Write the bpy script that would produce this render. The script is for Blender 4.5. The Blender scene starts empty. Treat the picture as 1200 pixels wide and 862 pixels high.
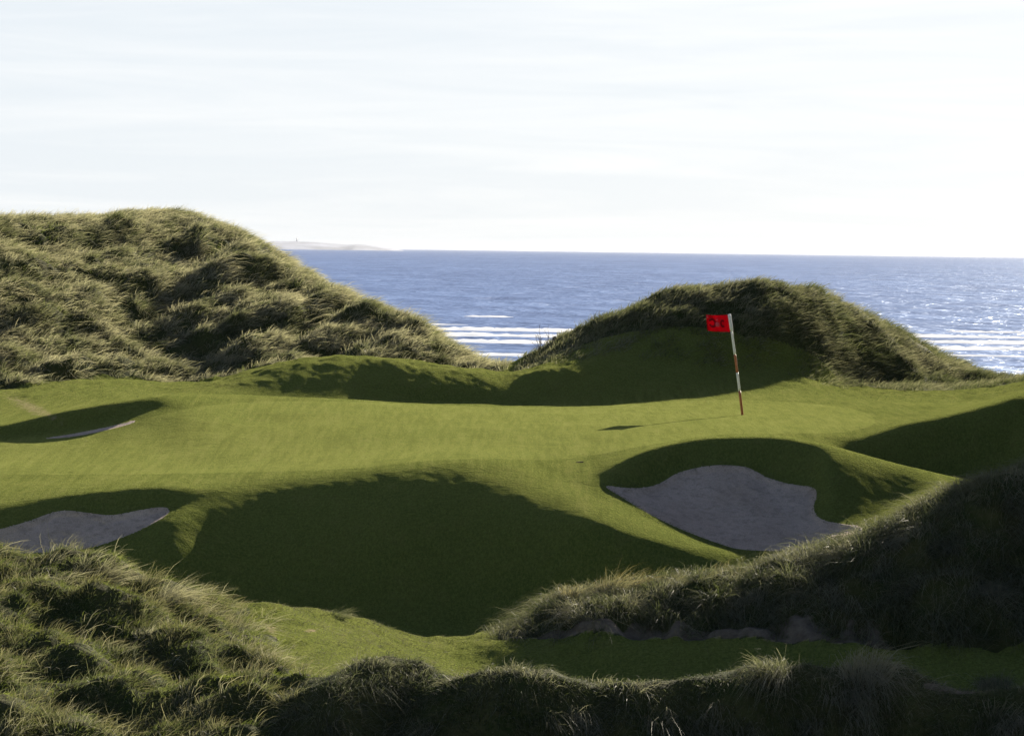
import bpy, math
import numpy as np
from mathutils import Matrix, Vector

rng = np.random.default_rng(7)
SC = bpy.context.scene
COL = SC.collection

# ------------------------------------------------------------------ camera
F = 3400.0                       # focal length in photo pixels (photo 1200 x 862)
ZC = 3.4                         # eye height above the green
PITCH = math.atan(138 / F)
ROLL = math.radians(0.78)
fw = np.array([0, math.cos(PITCH), -math.sin(PITCH)])
up0 = np.array([0, math.sin(PITCH), math.cos(PITCH)])
rt0 = np.array([1.0, 0, 0])
rt = math.cos(ROLL) * rt0 + math.sin(ROLL) * up0
up = -math.sin(ROLL) * rt0 + math.cos(ROLL) * up0
EYE = np.array([0, 0, ZC])


def at(px, py, Y):
    """the point at depth Y metres that shows at photo pixel px, py"""
    d = fw + rt * (px - 600) / F - up * (py - 431) / F
    return EYE + d * (Y / d[1])


def project(x, y, z):
    v = np.stack([x, y, z - ZC], -1)
    w = v @ fw
    return 600 + F * (v @ rt) / w, 431 - F * (v @ up) / w


cam = bpy.data.cameras.new('camera')
cam.sensor_width = 36
cam.sensor_fit = 'HORIZONTAL'
cam.lens = F / 1200 * 36
cam.clip_start = 0.5
cam.clip_end = 200000
co = bpy.data.objects.new('camera', cam)
COL.objects.link(co)
M3 = np.stack([rt, up, -fw], 1)
co.matrix_world = Matrix.Translation(Vector(EYE)) @ Matrix(M3.tolist()).to_4x4()
SC.camera = co

# ------------------------------------------------------------------ light
SUN_EL, SUN_AZ = math.radians(20.3), math.radians(25)      # azimuth from +Y towards +X
SVEC = Vector((math.sin(SUN_AZ) * math.cos(SUN_EL), math.cos(SUN_AZ) * math.cos(SUN_EL), math.sin(SUN_EL)))
sl = bpy.data.lights.new('sun', 'SUN')
sl.energy = 5.0
sl.angle = math.radians(0.35)
sl.color = (1.0, 0.90, 0.74)
so = bpy.data.objects.new('sun', sl)
COL.objects.link(so)
so.rotation_euler = SVEC.to_track_quat('Z', 'Y').to_euler()

# ------------------------------------------------------------------ node helpers


class NT:
    def __init__(s, tree):
        s.t = tree
        tree.nodes.clear()

    def n(s, typ, **kw):
        nd = s.t.nodes.new(typ)
        for k, v in kw.items():
            if k in ('op', 'operation'):
                nd.operation = v
            elif k == 'ins':
                for kk, vv in v.items():
                    if isinstance(vv, bpy.types.NodeSocket):
                        s.t.links.new(vv, nd.inputs[kk])
                    else:
                        nd.inputs[kk].default_value = vv
            else:
                setattr(nd, k, v)
        return nd

    def math(s, op, a, b=0.0, clamp=False):
        nd = s.n('ShaderNodeMath', op=op, use_clamp=clamp)
        for i, v in enumerate((a, b)):
            if isinstance(v, bpy.types.NodeSocket):
                s.t.links.new(v, nd.inputs[i])
            else:
                nd.inputs[i].default_value = v
        return nd.outputs[0]

    def mix(s, fac, a, b, blend='MIX'):  # colours as sockets or triples
        nd = s.n('ShaderNodeMix', data_type='RGBA', blend_type=blend)
        for i, v in ((0, fac), (6, a), (7, b)):
            if isinstance(v, bpy.types.NodeSocket):
                s.t.links.new(v, nd.inputs[i])
            else:
                nd.inputs[i].default_value = v if i == 0 else (*v, 1)
        return nd.outputs[2]

    def pos(s):
        return s.n('ShaderNodeNewGeometry').outputs['Position']

    def mapv(s, vec, scale=(1, 1, 1), rot=(0, 0, 0)):
        return s.n('ShaderNodeMapping', ins={'Vector': vec, 'Scale': scale, 'Rotation': rot}).outputs[0]

    def noise(s, vec, scale, detail=3, rough=0.55, dist=0.0):
        return s.n('ShaderNodeTexNoise', ins={'Vector': vec, 'Scale': scale, 'Detail': detail, 'Roughness': rough, 'Distortion': dist}).outputs[0]

    def ramp(s, fac, stops):
        nd = s.n('ShaderNodeValToRGB', ins={'Fac': fac})
        el = nd.color_ramp.elements
        while len(el) < len(stops):
            el.new(0.5)
        for e, (p, c) in zip(el, stops):
            e.position = p
            e.color = (*c, 1) if len(c) == 3 else c
        return nd.outputs[0]

    def rng(s, v, a, b, c=0.0, d=1.0):
        return s.n('ShaderNodeMapRange', ins={'Value': v, 'From Min': a, 'From Max': b, 'To Min': c, 'To Max': d}).outputs[0]


def newmat(name):
    m = bpy.data.materials.new(name)
    m.use_nodes = True
    return m, NT(m.node_tree)


def out(n, surf=None, vol=None):
    o = n.n('ShaderNodeOutputMaterial')
    if surf is not None:
        n.t.links.new(surf, o.inputs['Surface'])
    if vol is not None:
        n.t.links.new(vol, o.inputs['Volume'])


# ------------------------------------------------------------------ sky
world = bpy.data.worlds.new('World')
SC.world = world
world.use_nodes = True
w = NT(world.node_tree)
sky = w.n('ShaderNodeTexSky', sky_type='NISHITA')
sky.sun_disc = False
sky.sun_elevation = SUN_EL
sky.sun_rotation = SUN_AZ
sky.altitude = 10
sky.air_density = 0.55
sky.dust_density = 1.0
sky.ozone_density = 1.0
gen = w.n('ShaderNodeTexCoord').outputs['Generated']
sep = w.n('ShaderNodeSeparateXYZ', ins={'Vector': gen})
# thin streaks of high cloud, long in azimuth and flat in elevation
cv = w.mapv(gen, (3.0, 3.0, 42.0))
cl = w.noise(cv, 2.2, 5, 0.6, 0.6)
clm = w.rng(cl, 0.42, 0.72)
# a veil of thin white overcast low over the sea
veil = w.rng(sep.outputs['Z'], 0.08, 0.28, 0.95, 0.0)
vcol = w.mix(clm, (6.5, 6.95, 7.35), (7.3, 7.55, 7.75))
skyc = w.mix(veil, sky.outputs[0], vcol)
bg = w.n('ShaderNodeBackground', ins={'Color': skyc, 'Strength': 0.05})
wo = w.n('ShaderNodeOutputWorld')
w.t.links.new(bg.outputs[0], wo.inputs['Surface'])

# ------------------------------------------------------------------ numpy helpers


def perlin(x, y, seed=0):
    r = np.random.default_rng(seed)
    ang = r.random((256, 256)) * 2 * np.pi
    gx, gy = np.cos(ang), np.sin(ang)
    xi, yi = np.floor(x).astype(int), np.floor(y).astype(int)
    fx, fy = x - xi, y - yi
    ux, uy = fx * fx * fx * (fx * (fx * 6 - 15) + 10), fy * fy * fy * (fy * (fy * 6 - 15) + 10)

    def g(i, j):
        a, b = (xi + i) & 255, (yi + j) & 255
        return gx[a, b] * (fx - i) + gy[a, b] * (fy - j)
    n0 = g(0, 0) * (1 - ux) + g(1, 0) * ux
    n1 = g(0, 1) * (1 - ux) + g(1, 1) * ux
    return (n0 * (1 - uy) + n1 * uy) * 1.5


def fbm(x, y, seed, octv=3, gain=0.5):
    v, a, s = 0, 1.0, 1.0
    for o in range(octv):
        v = v + a * perlin(x * s + 13.7 * o, y * s + 7.1 * o, seed + o)
        a *= gain
        s *= 2.03
    return v


def pchip_slopes(X, V):
    """X, V: (n,) or (m, n); returns the slopes of a monotone cubic"""
    h = np.diff(X, axis=-1)
    d = np.diff(V, axis=-1) / h
    m = np.zeros_like(V, dtype=float)
    w1 = 2 * h[..., 1:] + h[..., :-1]
    w2 = h[..., 1:] + 2 * h[..., :-1]
    a, b = d[..., :-1], d[..., 1:]
    ok = a * b > 0
    with np.errstate(divide='ignore', invalid='ignore'):
        hm = (w1 + w2) / (w1 / np.where(ok, a, 1) + w2 / np.where(ok, b, 1))
    m[..., 1:-1] = np.where(ok, hm, 0)
    m[..., 0], m[..., -1] = d[..., 0], d[..., -1]
    return m


def hermite(X, V, m, q):
    i = np.clip(np.searchsorted(X, q) - 1, 0, len(X) - 2)
    h = X[i + 1] - X[i]
    t = np.clip((q - X[i]) / h, 0, 1)
    t2, t3 = t * t, t * t * t
    return V[i] * (2 * t3 - 3 * t2 + 1) + m[i] * h * (t3 - 2 * t2 + t) + V[i + 1] * (3 * t2 - 2 * t3) + m[i + 1] * h * (t3 - t2), i + t


def gauss1(a, sig, axis):
    r = int(3 * sig) + 1
    k = np.exp(-0.5 * (np.arange(-r, r + 1) / sig) ** 2)
    k /= k.sum()
    pad = [(0, 0)] * a.ndim
    pad[axis] = (r, r)
    p = np.pad(a, pad, mode='edge')
    o = np.zeros_like(a)
    for j, kk in enumerate(k):
        sl_ = [slice(None)] * a.ndim
        sl_[axis] = slice(j, j + a.shape[axis])
        o += kk * p[tuple(sl_)]
    return o


# ------------------------------------------------------------------ the land
# feature lines, near to far, each along the picture: (px, py, Y) a seen point, (px, None, Y, z) a hidden one
def N(px, Y, z):
    return (px, None, Y, z)


LINES = [
    ('near', [N(-600, 10, -1.6), N(2000, 10, -1.6)]),
    ('foot', [N(-200, 25.5, -1.75), N(200, 25.5, -1.75), N(420, 26.5, -2.2), N(1400, 26.5, -2.2)]),
    ('ridge', [(-200, 800, 30), (0, 792, 30), (200, 805, 30), (300, 818, 29.2), (380, 796, 29), (460, 772, 29.6), (540, 792, 28.8), (620, 784, 28.6), (700, 797, 28.6),
               (760, 794, 28.4), (860, 784, 28.6), (960, 778, 28.6), (1060, 785, 28.6), (1090, 802, 28.6), (1150, 809, 28.6), (1200, 802, 28.6), (1400, 760, 28.6)]),
    ('ridge_back', []),
    ('dip', [(-200, 730, 32), (0, 735, 32), (200, 755, 32), (300, 766, 33), (400, 777, 33.6), N(470, 34, -1.68), N(540, 35.4, -1.98), N(620, 36.2, -2.22), N(900, 36, -2.2), N(1200, 35.4, -2.0), N(1400, 35, -1.9)]),
    ('strip', [(-200, 650, 35), (0, 655, 35), (100, 660, 35), (200, 688, 35.5), (250, 703, 36), (300, 707, 36.5), (400, 719, 37.5), (450, 733, 38), (500, 748, 38.5), (590, 749, 38),
               (700, 750, 37.7), (800, 751, 37.5), (1000, 758, 37), (1200, 767, 36.5), N(1400, 36.5, -1.5)]),
    ('mound', [N(-200, 38.5, -.8), N(0, 38.5, -1.1), N(200, 39, -1.5), N(400, 40.5, -2.2), N(500, 41, -2.45), N(570, 40.2, -1.9), (600, 740, 39.4), (640, 706, 39.2), (700, 694, 39.3), (800, 682, 39.4),
               (860, 674, 39.4), (900, 661, 39.4), (1000, 632, 39.4), (1100, 584, 39.6), (1150, 563, 39.6), (1200, 550, 39.8), N(1300, 40, 1.1), N(1450, 40, 2.2), N(1900, 40, 3.2)]),
    ('hollow', [N(-200, 44, -2.0), N(0, 44.2, -2.3), N(200, 45.6, -2.7), N(300, 46, -2.85), N(500, 46.4, -2.9), N(650, 46.3, -2.8), N(760, 46, -2.65), N(870, 45.8, -2.45), N(1000, 46, -2.2), N(1200, 46, -1.6), N(1400, 46, -.3), N(1900, 46, 1.5)]),
    ('spur', [(-200, 672, 46.7), (0, 666, 46.9), (90, 660, 47.1), (150, 646, 47.4), (198, 636, 47.5), (245, 641, 47.8), (300, 637, 48.1), (400, 617, 48.5), (470, 605, 48.7), (550, 596, 48.9), (600, 594, 48.76),
              (640, 600, 48.5), (700, 611, 47.95), (760, 629, 47.75), (840, 647, 47.8), (870, 652, 47.8), (940, 652, 47.8), (1000, 640, 47.7), (1050, 616, 48.3), (1110, 592, 49.3), N(1200, 51.5, -1.3), N(1260, 50.5, .1), N(1300, 50.5, 1.6), N(1400, 50, 4.6), N(1500, 50, 7.4), N(1650, 50, 9), N(1900, 50, 9.5)]),
    ('lip', [(-200, 650, 47.1), (0, 646, 47.4), (90, 641, 47.6), (150, 626, 47.9), (198, 607, 48.2), (245, 596, 48.75), (300, 592, 49.1), (400, 578, 49.5), (470, 567.2, 49.7), (550, 559.2, 49.9), (600, 553.5, 50.3),
             (640, 566, 50), (700, 580, 49.7), (760, 603, 49.2), (840, 636, 48.4), (870, 644, 48.2), (940, 644, 48.2), (1000, 628, 48.3), (1050, 602, 49), (1110, 577, 50), N(1200, 52.5, -1.1), N(1260, 52, .9), N(1300, 52, 2.4), N(1400, 52, 5.7), N(1500, 52, 8.8), N(1650, 52, 10.2), N(1900, 52, 10.5)]),
    ('sandtop', [(-200, 630, 47.5), (0, 620, 48), (75, 598, 48.65), (130, 603, 48.6), (160, 598, 48.7), (198, 596, 48.7), (245, 583, 49.12), (300, 578, 49.45), (400, 566.5, 49.85), (470, 556.5, 50.05), (550, 549.5, 50.25),
                 (600, 548, 50.65), (640, 557, 50.6), (690, 570, 50.2), (706, 569, 50.3), (760, 571, 50.75), (790, 555, 51.2), (840, 545, 51.45), (875, 547, 51.4), (900, 560, 51.2), (950, 571, 50.8), (962, 590, 50),
                 (978, 612, 49.2), (1010, 616, 49.1), (1050, 592, 50.1), (1110, 568, 50.9), N(1200, 53.4, -.85), N(1260, 53, .9), N(1300, 53, 2.4), N(1400, 53, 5.7), N(1500, 53, 8.8), N(1650, 53, 10.2), N(1900, 53, 10.5)]),
    ('rim', [(-200, 600, 48.2), (0, 590, 48.8), (100, 577, 49.2), (200, 569, 49.4), (245, 571, 49.5), (300, 567, 49.8), (400, 556, 50.2), (470, 546, 50.4), (550, 541, 50.6), (600, 543, 51), (640, 550, 51.2),
             (690, 556, 51), (712, 548, 51.1), (760, 526, 51.6), (840, 513, 52.1), (900, 512, 52.1), (960, 520, 51.95), (1040, 540, 51.8), (1110, 557, 51.9), N(1200, 54.1, -.8), N(1260, 54, .9), N(1300, 54, 2.4), N(1400, 54, 5.7), N(1500, 54, 8.8), N(1650, 54, 10.2), N(1900, 54, 10.5)]),
    ('behind', [N(-200, 52, -.9), N(0, 52.3, -.78), N(200, 52.8, -.60), N(400, 53.6, -.38), N(550, 54, -.23), N(700, 54.5, -.2), N(760, 54, -.13), N(840, 54.3, -.09), N(900, 54.3, -.07), N(960, 54.6, -.3), N(1000, 55, -.7), N(1060, 55, -1.0), N(1110, 54.9, -1.12),
                N(1200, 54.8, -.7), N(1260, 56, .9), N(1300, 56, 2.4), N(1400, 56, 5.7), N(1500, 56, 8.8), N(1650, 56, 10.2), N(1900, 56, 10.5)]),
    ('green', [(-200, 520, 57), (0, 512, 57.3), (70, 506, 57.5), (94, 502, 57.6), (140, 493, 57.8), (188, 481, 58.3), (240, 486, 57.8), (300, 497, 57.3), (480, 500, 57), (600, 497, 57.5), (870, 497, 58.3), (930, 502, 57.2), (1000, 511, 56.4), (1060, 496, 56.8),
               (1110, 486, 57.0), (1200, 461, 57.4), N(1260, 60, .9), N(1300, 60, 2.4), N(1400, 60, 5.7), N(1500, 60, 8.8), N(1650, 60, 10.2), N(1900, 60, 10.5)]),
    ('hump', [(-200, 513, 57.25), (0, 498, 57.6), (70, 482.5, 57.95), (94, 478, 58.05), (140, 470, 58.4), (188, 464, 58.9), (240, 463, 60.5), (300, 464, 61.5), (400, 468, 61.8), (480, 474, 62), (600, 480, 62), (870, 486, 62), (1000, 488, 60.2), (1060, 486, 59.6),
              (1110, 479, 60), (1200, 457, 61.2), N(1260, 63, .9), N(1300, 63, 2.4), N(1400, 63, 5.7), N(1500, 63, 8.8), N(1650, 63, 10.2), N(1900, 63, 10.5)]),
    ('back', [(-200, 500, 62), (0, 490, 62), (100, 476, 63), (200, 464, 65.5), (300, 469.5, 67.0), (400, 471, 67.3), (500, 473, 68.1), (560, 474, 68.3), (600, 474.5, 68.3), (700, 474, 68.1), (800, 468, 68.2), (900, 461, 69.5), (1000, 470, 66), (1060, 472, 64),
              (1110, 473, 63.5), (1200, 459, 63.5), N(1300, 65, 2.2), N(1400, 65.5, 4), N(1550, 66, 6.2), N(1900, 66, 7)]),
    ('bank', [(-200, 474, 64.8), (0, 464, 67.5), (100, 453, 69.5), (200, 456, 70), (240, 450, 70), (300, 431, 70.2), (360, 417, 70.3), (420, 414, 70.4), (480, 421, 69.8), (560, 433, 69.9), (600, 438, 70), (640, 430, 70.2), (700, 425, 70.6),
              (800, 428, 71.2), (860, 434, 71.8), (900, 436, 72.2), (960, 446, 72.5), (1000, 461, 71), (1060, 463, 69), (1110, 463.5, 68), (1200, 455, 66), N(1300, 68.5, 2.2), N(1400, 69, 3.6), N(1550, 70, 4.6), N(1900, 70, 4.6)]),
    ('dune_foot', [(-200, 466, 66.5), (0, 457, 70), (100, 444, 72.5), (240, 447, 74), N(300, 74, .15), N(420, 74, .2), N(500, 75, .2), N(560, 75.3, .25), N(600, 74.6, .25), (640, 419, 73), (700, 399, 72.4), (800, 382, 72.6), (850, 380, 72.8),
                   (900, 378, 73.2), (950, 396, 74), N(1000, 74.6, .12), N(1060, 75.2, 0), N(1110, 75.8, 0), N(1200, 76, .2), N(1300, 76, 1.4), N(1400, 76, 2.4), N(1900, 76, 3)]),
    ('dune_mid', []),
    ('crest', [(-200, 268, 80), (0, 257, 84), (100, 256, 87.5), (180, 249, 90.5), (215, 252, 91), (260, 265, 90), (300, 284, 88.5), (350, 316, 86), (400, 345, 83.5), (450, 366, 81), (490, 380, 80), (530, 405, 79), (575, 429, 77.5), (600, 424, 76.5),
               (640, 407, 75.4), (660, 396, 75), (700, 377, 74.7), (750, 356, 74.8), (800, 341, 75), (850, 335, 75.1), (900, 331, 75.2), (950, 339, 75.9), (980, 353, 76.8), (1000, 363, 77.6), (1040, 383, 78.6), (1080, 404, 79.4), (1130, 429, 80), (1160, 441, 80.4),
               (1200, 446, 81), N(1300, 81, 1), N(1400, 81, 1.6), N(1900, 81, 2)]),
    ('lee', [N(-200, 94, 2.6), N(0, 96, 2.6), N(180, 101, 2.6), N(350, 95, 1.0), N(500, 87, -1.2), N(590, 84, -2.0), N(700, 83, -.6), N(850, 83, .3), N(950, 84, 0), N(1080, 87, -1.4), N(1200, 90, -2.5), N(1900, 90, -1)]),
    ('slack', [N(-600, 112, -6), N(2000, 112, -6)]),
    ('shore', [N(-600, 140, -9.2), N(2000, 140, -9.2)]),
]
LN = {n: i for i, (n, _) in enumerate(LINES)}

pxs = np.concatenate([np.arange(-600, -40, 10), np.arange(-40, 1241, 2.0), np.arange(1250, 1901, 10)])
U = (pxs - 600) / F
NU = len(U)
LY, LZ = np.zeros((len(LINES), NU)), np.zeros((len(LINES), NU))
for k, (nm, pts) in enumerate(LINES):
    if not pts:
        continue
    u, yy, zz = [], [], []
    for p in pts:
        if p[1] is None:
            u.append((p[0] - 600) / F)
            yy.append(p[2])
            zz.append(p[3])
        else:
            q = at(*p)
            u.append(q[0] / q[1])
            yy.append(q[1])
            zz.append(q[2])
    u, yy, zz = np.array(u), np.array(yy, float), np.array(zz, float)
    LY[k] = hermite(u, yy, pchip_slopes(u, yy), np.clip(U, u[0], u[-1]))[0]
    LZ[k] = hermite(u, zz, pchip_slopes(u, zz), np.clip(U, u[0], u[-1]))[0]
kr = LN['ridge_back']               # the bottom ridge falls off sharply behind, the left hummock does not
wr_ = np.clip((pxs - 330) / 130, 0, 1)
LY[kr] = (LY[kr - 1] * .6 + LY[kr + 1] * .4) * (1 - wr_) + (LY[kr - 1] + 1.3) * wr_
LZ[kr] = (LZ[kr - 1] * .6 + LZ[kr + 1] * .4) * (1 - wr_) + (LZ[kr - 1] - .75) * wr_
km = LN['dune_mid']                 # a straight face on the left dune, the bulge of the line on the right one
wl = np.clip((590 - pxs) / 60, 0, 1)
fm_ = .55 * wl + .45 * (1 - wl)
LY[km] = LY[km - 1] * (1 - fm_) + LY[km + 1] * fm_
fz_ = .60 * wl + .56 * (1 - wl)
LZ[km] = LZ[km - 1] * (1 - fz_) + LZ[km + 1] * fz_
for k in range(1, len(LINES)):
    LY[k] = np.maximum(LY[k], LY[k - 1] + 0.22)

Ys = np.concatenate([np.arange(10, 25.5, .35), np.arange(25.5, 43.5, .05), np.arange(43.5, 52.5, .032), np.arange(52.5, 62, .045), np.arange(62, 97, .065), np.arange(97, 140.1, .8)])
NY = len(Ys)
H = np.zeros((NU, NY))
K = np.zeros((NU, NY))
SLP = pchip_slopes(LY.T.copy(), LZ.T.copy())
for i in range(NU):
    H[i], K[i] = hermite(LY[:, i], LZ[:, i], SLP[i], Ys)
H = gauss1(H, 2.2, 0)
H = gauss1(H, 2.0, 1)
Hs_ = gauss1(gauss1(H, 9, 1), 6, 0)
UU, YY = np.meshgrid(U, Ys, indexing='ij')
XX = UU * YY
PXG = 600 + UU * F


def sstep(a, b, x):
    t = np.clip((x - a) / (b - a), 0, 1)
    return t * t * (3 - 2 * t)


# the bank in front of the green is rounded over
wr = sstep(700, 640, PXG) * sstep(250, 300, PXG) * sstep(LN['spur'] - .9, LN['spur'] - .3, K) * sstep(LN['behind'] + .3, LN['behind'] - .3, K)
wr = np.maximum(wr, sstep(640, 600, PXG) * sstep(220, 280, PXG) * sstep(LN['back'] + .1, LN['back'] + .5, K) * sstep(LN['bank'] + .6, LN['bank'] + .2, K))
H = H * (1 - wr) + Hs_ * wr
# masks of what grows where
kf, ks = LN['dune_foot'], LN['strip']
wob = fbm(XX / 1.7, YY / 1.7, 40, 2)
m_left = sstep(kf - .05, kf + .12, K + .06 * wob) * sstep(596, 574, PXG)
m_right = sstep(kf - .08, kf + .12, K + .16 * wob + .35 * sstep(780, 900, PXG)) * sstep(600, 626, PXG)
f_right = sstep(kf - .95, kf + .0, K + .22 * wob + .25 * sstep(760, 900, PXG)) * sstep(604, 640, PXG) * sstep(1010, 960, PXG)
m_fgm = sstep(ks - .02, ks + .1, K) * sstep(LN['mound'] + .75, LN['mound'] + .45, K) * sstep(575, 600, PXG)
m_fgr = sstep(LN['ridge'] + .35, LN['ridge'] + .15, K + .08 * wob) * sstep(300, 345, PXG + 14 * wob)
m_fgl = sstep(ks + .25, ks + .05, K) * np.maximum(sstep(330, 235, PXG + 40 * wob + (LN['strip'] - K) * -28), sstep(LN['ridge'] + .75, LN['ridge'] + .2, K) * sstep(420, 340, PXG))
m_fgl = np.maximum(m_fgl * (1 - m_fgr), 0)
m_off = sstep(1222, 1262, PXG + 18 * wob) * sstep(41, 44, YY) * sstep(80, 72, YY)  # unseen dune added off the right edge to cast shade
m_dune = np.clip(m_left + m_right + m_fgm + m_fgr + m_fgl + m_off, 0, 1)

# hummocks and gullies on the dunes, a soft roll on the turf
c35, s35 = math.cos(math.radians(-58)), math.sin(math.radians(-58))
xr, yr = XX * c35 - YY * s35, XX * s35 + YY * c35
gul = fbm(xr / 3.6, yr / 1.35, 3, 3)
hum = fbm(XX / 1.1, YY / 1.1, 9, 3)
D = m_left * (0.36 * gul * sstep(LN['crest'] + .1, LN['crest'] - .5, K) + 0.17 * hum * (.4 + .6 * sstep(LN['crest'] + .1, LN['crest'] - .4, K)))
D += m_right * (0.16 * fbm(XX / 1.6, YY / 1.3, 15, 3) + .05 * hum) * sstep(0, .5, K - kf)
D += m_fgr * (.09 * perlin(XX / 1.3 + 3.3, YY / 2.2, 23) + .05 * fbm(XX / .5, YY / .5, 22, 2)) + m_fgm * .20 * fbm(XX / .75, YY / .9, 21, 3) * (.35 + .65 * sstep(LN['mound'] + .1, LN['mound'] - .35, K))
D += m_fgl * (.24 * fbm(XX / 1.1, YY / 1.2, 25, 2) + .07 * fbm(XX / .4, YY / .45, 26, 2))
D += m_off * .3 * hum
turf = 1 - m_dune
rough_t = turf * (sstep(ks - .9, ks, K) * sstep(ks + .4, ks, K) + sstep(LN['back'], LN['bank'], K))
D += turf * (.018 * fbm(XX / 2.2, YY / 2.2, 31, 2) + .004 * fbm(XX / .35, YY / .35, 35, 2)) + turf * sstep(LN['hollow'] - .5, LN['hollow'] + .3, K) * sstep(LN['rim'], LN['rim'] - .6, K) * (.005 * perlin(XX / 1.1, YY / .7, 33) + .0035 * fbm(XX / .3, YY / .25, 34, 2)) + rough_t * .035 * fbm(XX / .5, YY / .6, 38, 3)
H += D


def height(x, y):
    u = np.asarray(x) / np.asarray(y)
    fi = np.clip(np.interp(u, U, np.arange(NU)), 0, NU - 1.001)
    fj = np.clip(np.interp(y, Ys, np.arange(NY)), 0, NY - 1.001)
    i, j = fi.astype(int), fj.astype(int)
    a, b = fi - i, fj - j
    return (H[i, j] * (1 - a) + H[i + 1, j] * a) * (1 - b) + (H[i, j + 1] * (1 - a) + H[i + 1, j + 1] * a) * b


def gsample(G, x, y):
    u = np.asarray(x) / np.asarray(y)
    i = np.clip(np.round(np.interp(u, U, np.arange(NU))).astype(int), 0, NU - 1)
    j = np.clip(np.round(np.interp(y, Ys, np.arange(NY))).astype(int), 0, NY - 1)
    return G[i, j]


# ------------------------------------------------------------------ regions of the sheet
PPX, PPY = project(XX, YY, H)


def poly_sdf(poly, X, Y):
    """signed distance in photo pixels, positive inside"""
    P = np.array(poly, float)
    d = np.full(X.shape, 1e9)
    ins = np.zeros(X.shape, bool)
    for a, b in zip(P, np.roll(P, -1, 0)):
        e = b - a
        t = np.clip(((X - a[0]) * e[0] + (Y - a[1]) * e[1]) / (e @ e), 0, 1)
        d = np.minimum(d, np.hypot(X - a[0] - t * e[0], Y - a[1] - t * e[1]))
        c = (a[1] > Y) != (b[1] > Y)
        with np.errstate(divide='ignore', invalid='ignore'):
            xi = a[0] + (Y - a[1]) / (e[1] if e[1] else 1e-9) * e[0]
        ins ^= c & (X < xi)
    return np.where(ins, d, -d)


def rounded(poly, it=2):
    P = np.array(poly, float)
    for _ in range(it):
        Q = np.roll(P, -1, 0)
        P = np.stack([P * .75 + Q * .25, P * .25 + Q * .75], 1).reshape(-1, 2)
    return P


B_RIGHT = rounded([(703, 567), (735, 572), (760, 571), (778, 564), (792, 554), (815, 548), (840, 544), (874, 546), (888, 553), (902, 561), (930, 568), (955, 570), (958, 580), (952, 596), (960, 608), (980, 613), (1015, 616),
                   (1005, 632), (975, 641), (940, 645), (870, 645), (840, 636), (800, 621), (760, 602), (730, 583)])
B_LEFT = rounded([(-120, 640), (-40, 628), (0, 620), (35, 610), (60, 600), (80, 597), (105, 601), (130, 604), (150, 600), (165, 597), (192, 593), (200, 597), (194, 605), (170, 618), (145, 629), (110, 641), (85, 645), (40, 648), (-120, 652)])
B_FAR = rounded([(44, 514.5), (80, 509), (110, 503.5), (140, 497), (162, 491), (155, 496.5), (120, 505), (85, 512)])
GREEN = rounded([(-60, 556), (120, 556), (300, 553), (420, 549), (480, 541), (560, 536), (640, 540), (700, 533), (760, 521), (850, 507), (930, 508), (980, 507), (1010, 503), (1030, 494), (1010, 480), (960, 473), (880, 468), (800, 469),
                 (700, 476), (600, 477), (500, 474.5), (400, 470), (300, 470), (230, 476), (190, 486), (100, 503), (0, 516), (-60, 524)])


def band(K0, K1):
    return (K > K0) & (K < K1)


regions = []       # (name, sdf in px, allowed mask)
s_right = np.where((YY > 47.6) & (YY < 52), poly_sdf(B_RIGHT, PPX, PPY), -50)
s_left = np.where((YY > 46.4) & (YY < 49.3), poly_sdf(B_LEFT, PPX, PPY), -50)
s_far = np.where((YY > 56.8) & (YY < 58.9), poly_sdf(B_FAR, PPX, PPY), -50)
s_green = np.where((YY > 50.5) & (YY < 69.5), poly_sdf(GREEN, PPX, PPY), -50)
s_dl, s_dr = (m_left - .5) * 20, (m_right - .5) * 20
s_fm, s_fr, s_fl = (m_fgm - .5) * 20, (m_fgr - .5) * 20, (m_fgl - .5) * 20

# snap grid points to the outlines so that the edges are clean curves and not stairs
for S in (s_right, s_left, s_far, s_green):
    gi, gj = np.gradient(S)
    g2 = gi * gi + gj * gj + 1e-6
    di, dj = -S * gi / g2, -S * gj / g2
    ok = (np.abs(di) < .5) & (np.abs(dj) < .5) & (S > -40)
    ii, jj = np.nonzero(ok)
    fi, fj = ii + di[ok], jj + dj[ok]
    un, yn = np.interp(fi, np.arange(NU), U), np.interp(fj, np.arange(NY), Ys)
    XX[ii, jj], YY[ii, jj] = un * yn, yn
HH = height(XX, YY)
# lower the sand a little so that the turf stands over its edge
sandS = np.maximum(np.maximum(s_right, s_left), s_far)
HH = HH - .05 * sstep(0.5, 5, sandS) + .012 * sstep(2, 8, sandS) * fbm(XX / .3, YY / .3, 77, 3)

# normals of the whole sheet
dXi, dYi, dZi = np.gradient(XX, axis=0), np.gradient(YY, axis=0), np.gradient(HH, axis=0)
dXj, dYj, dZj = np.gradient(XX, axis=1), np.gradient(YY, axis=1), np.gradient(HH, axis=1)
NRM = np.cross(np.stack([dXi, dYi, dZi], -1), np.stack([dXj, dYj, dZj], -1))
NRM /= np.linalg.norm(NRM, axis=-1, keepdims=True)


def fc(G):
    return (G[:-1, :-1] + G[1:, :-1] + G[1:, 1:] + G[:-1, 1:]) / 4


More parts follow.
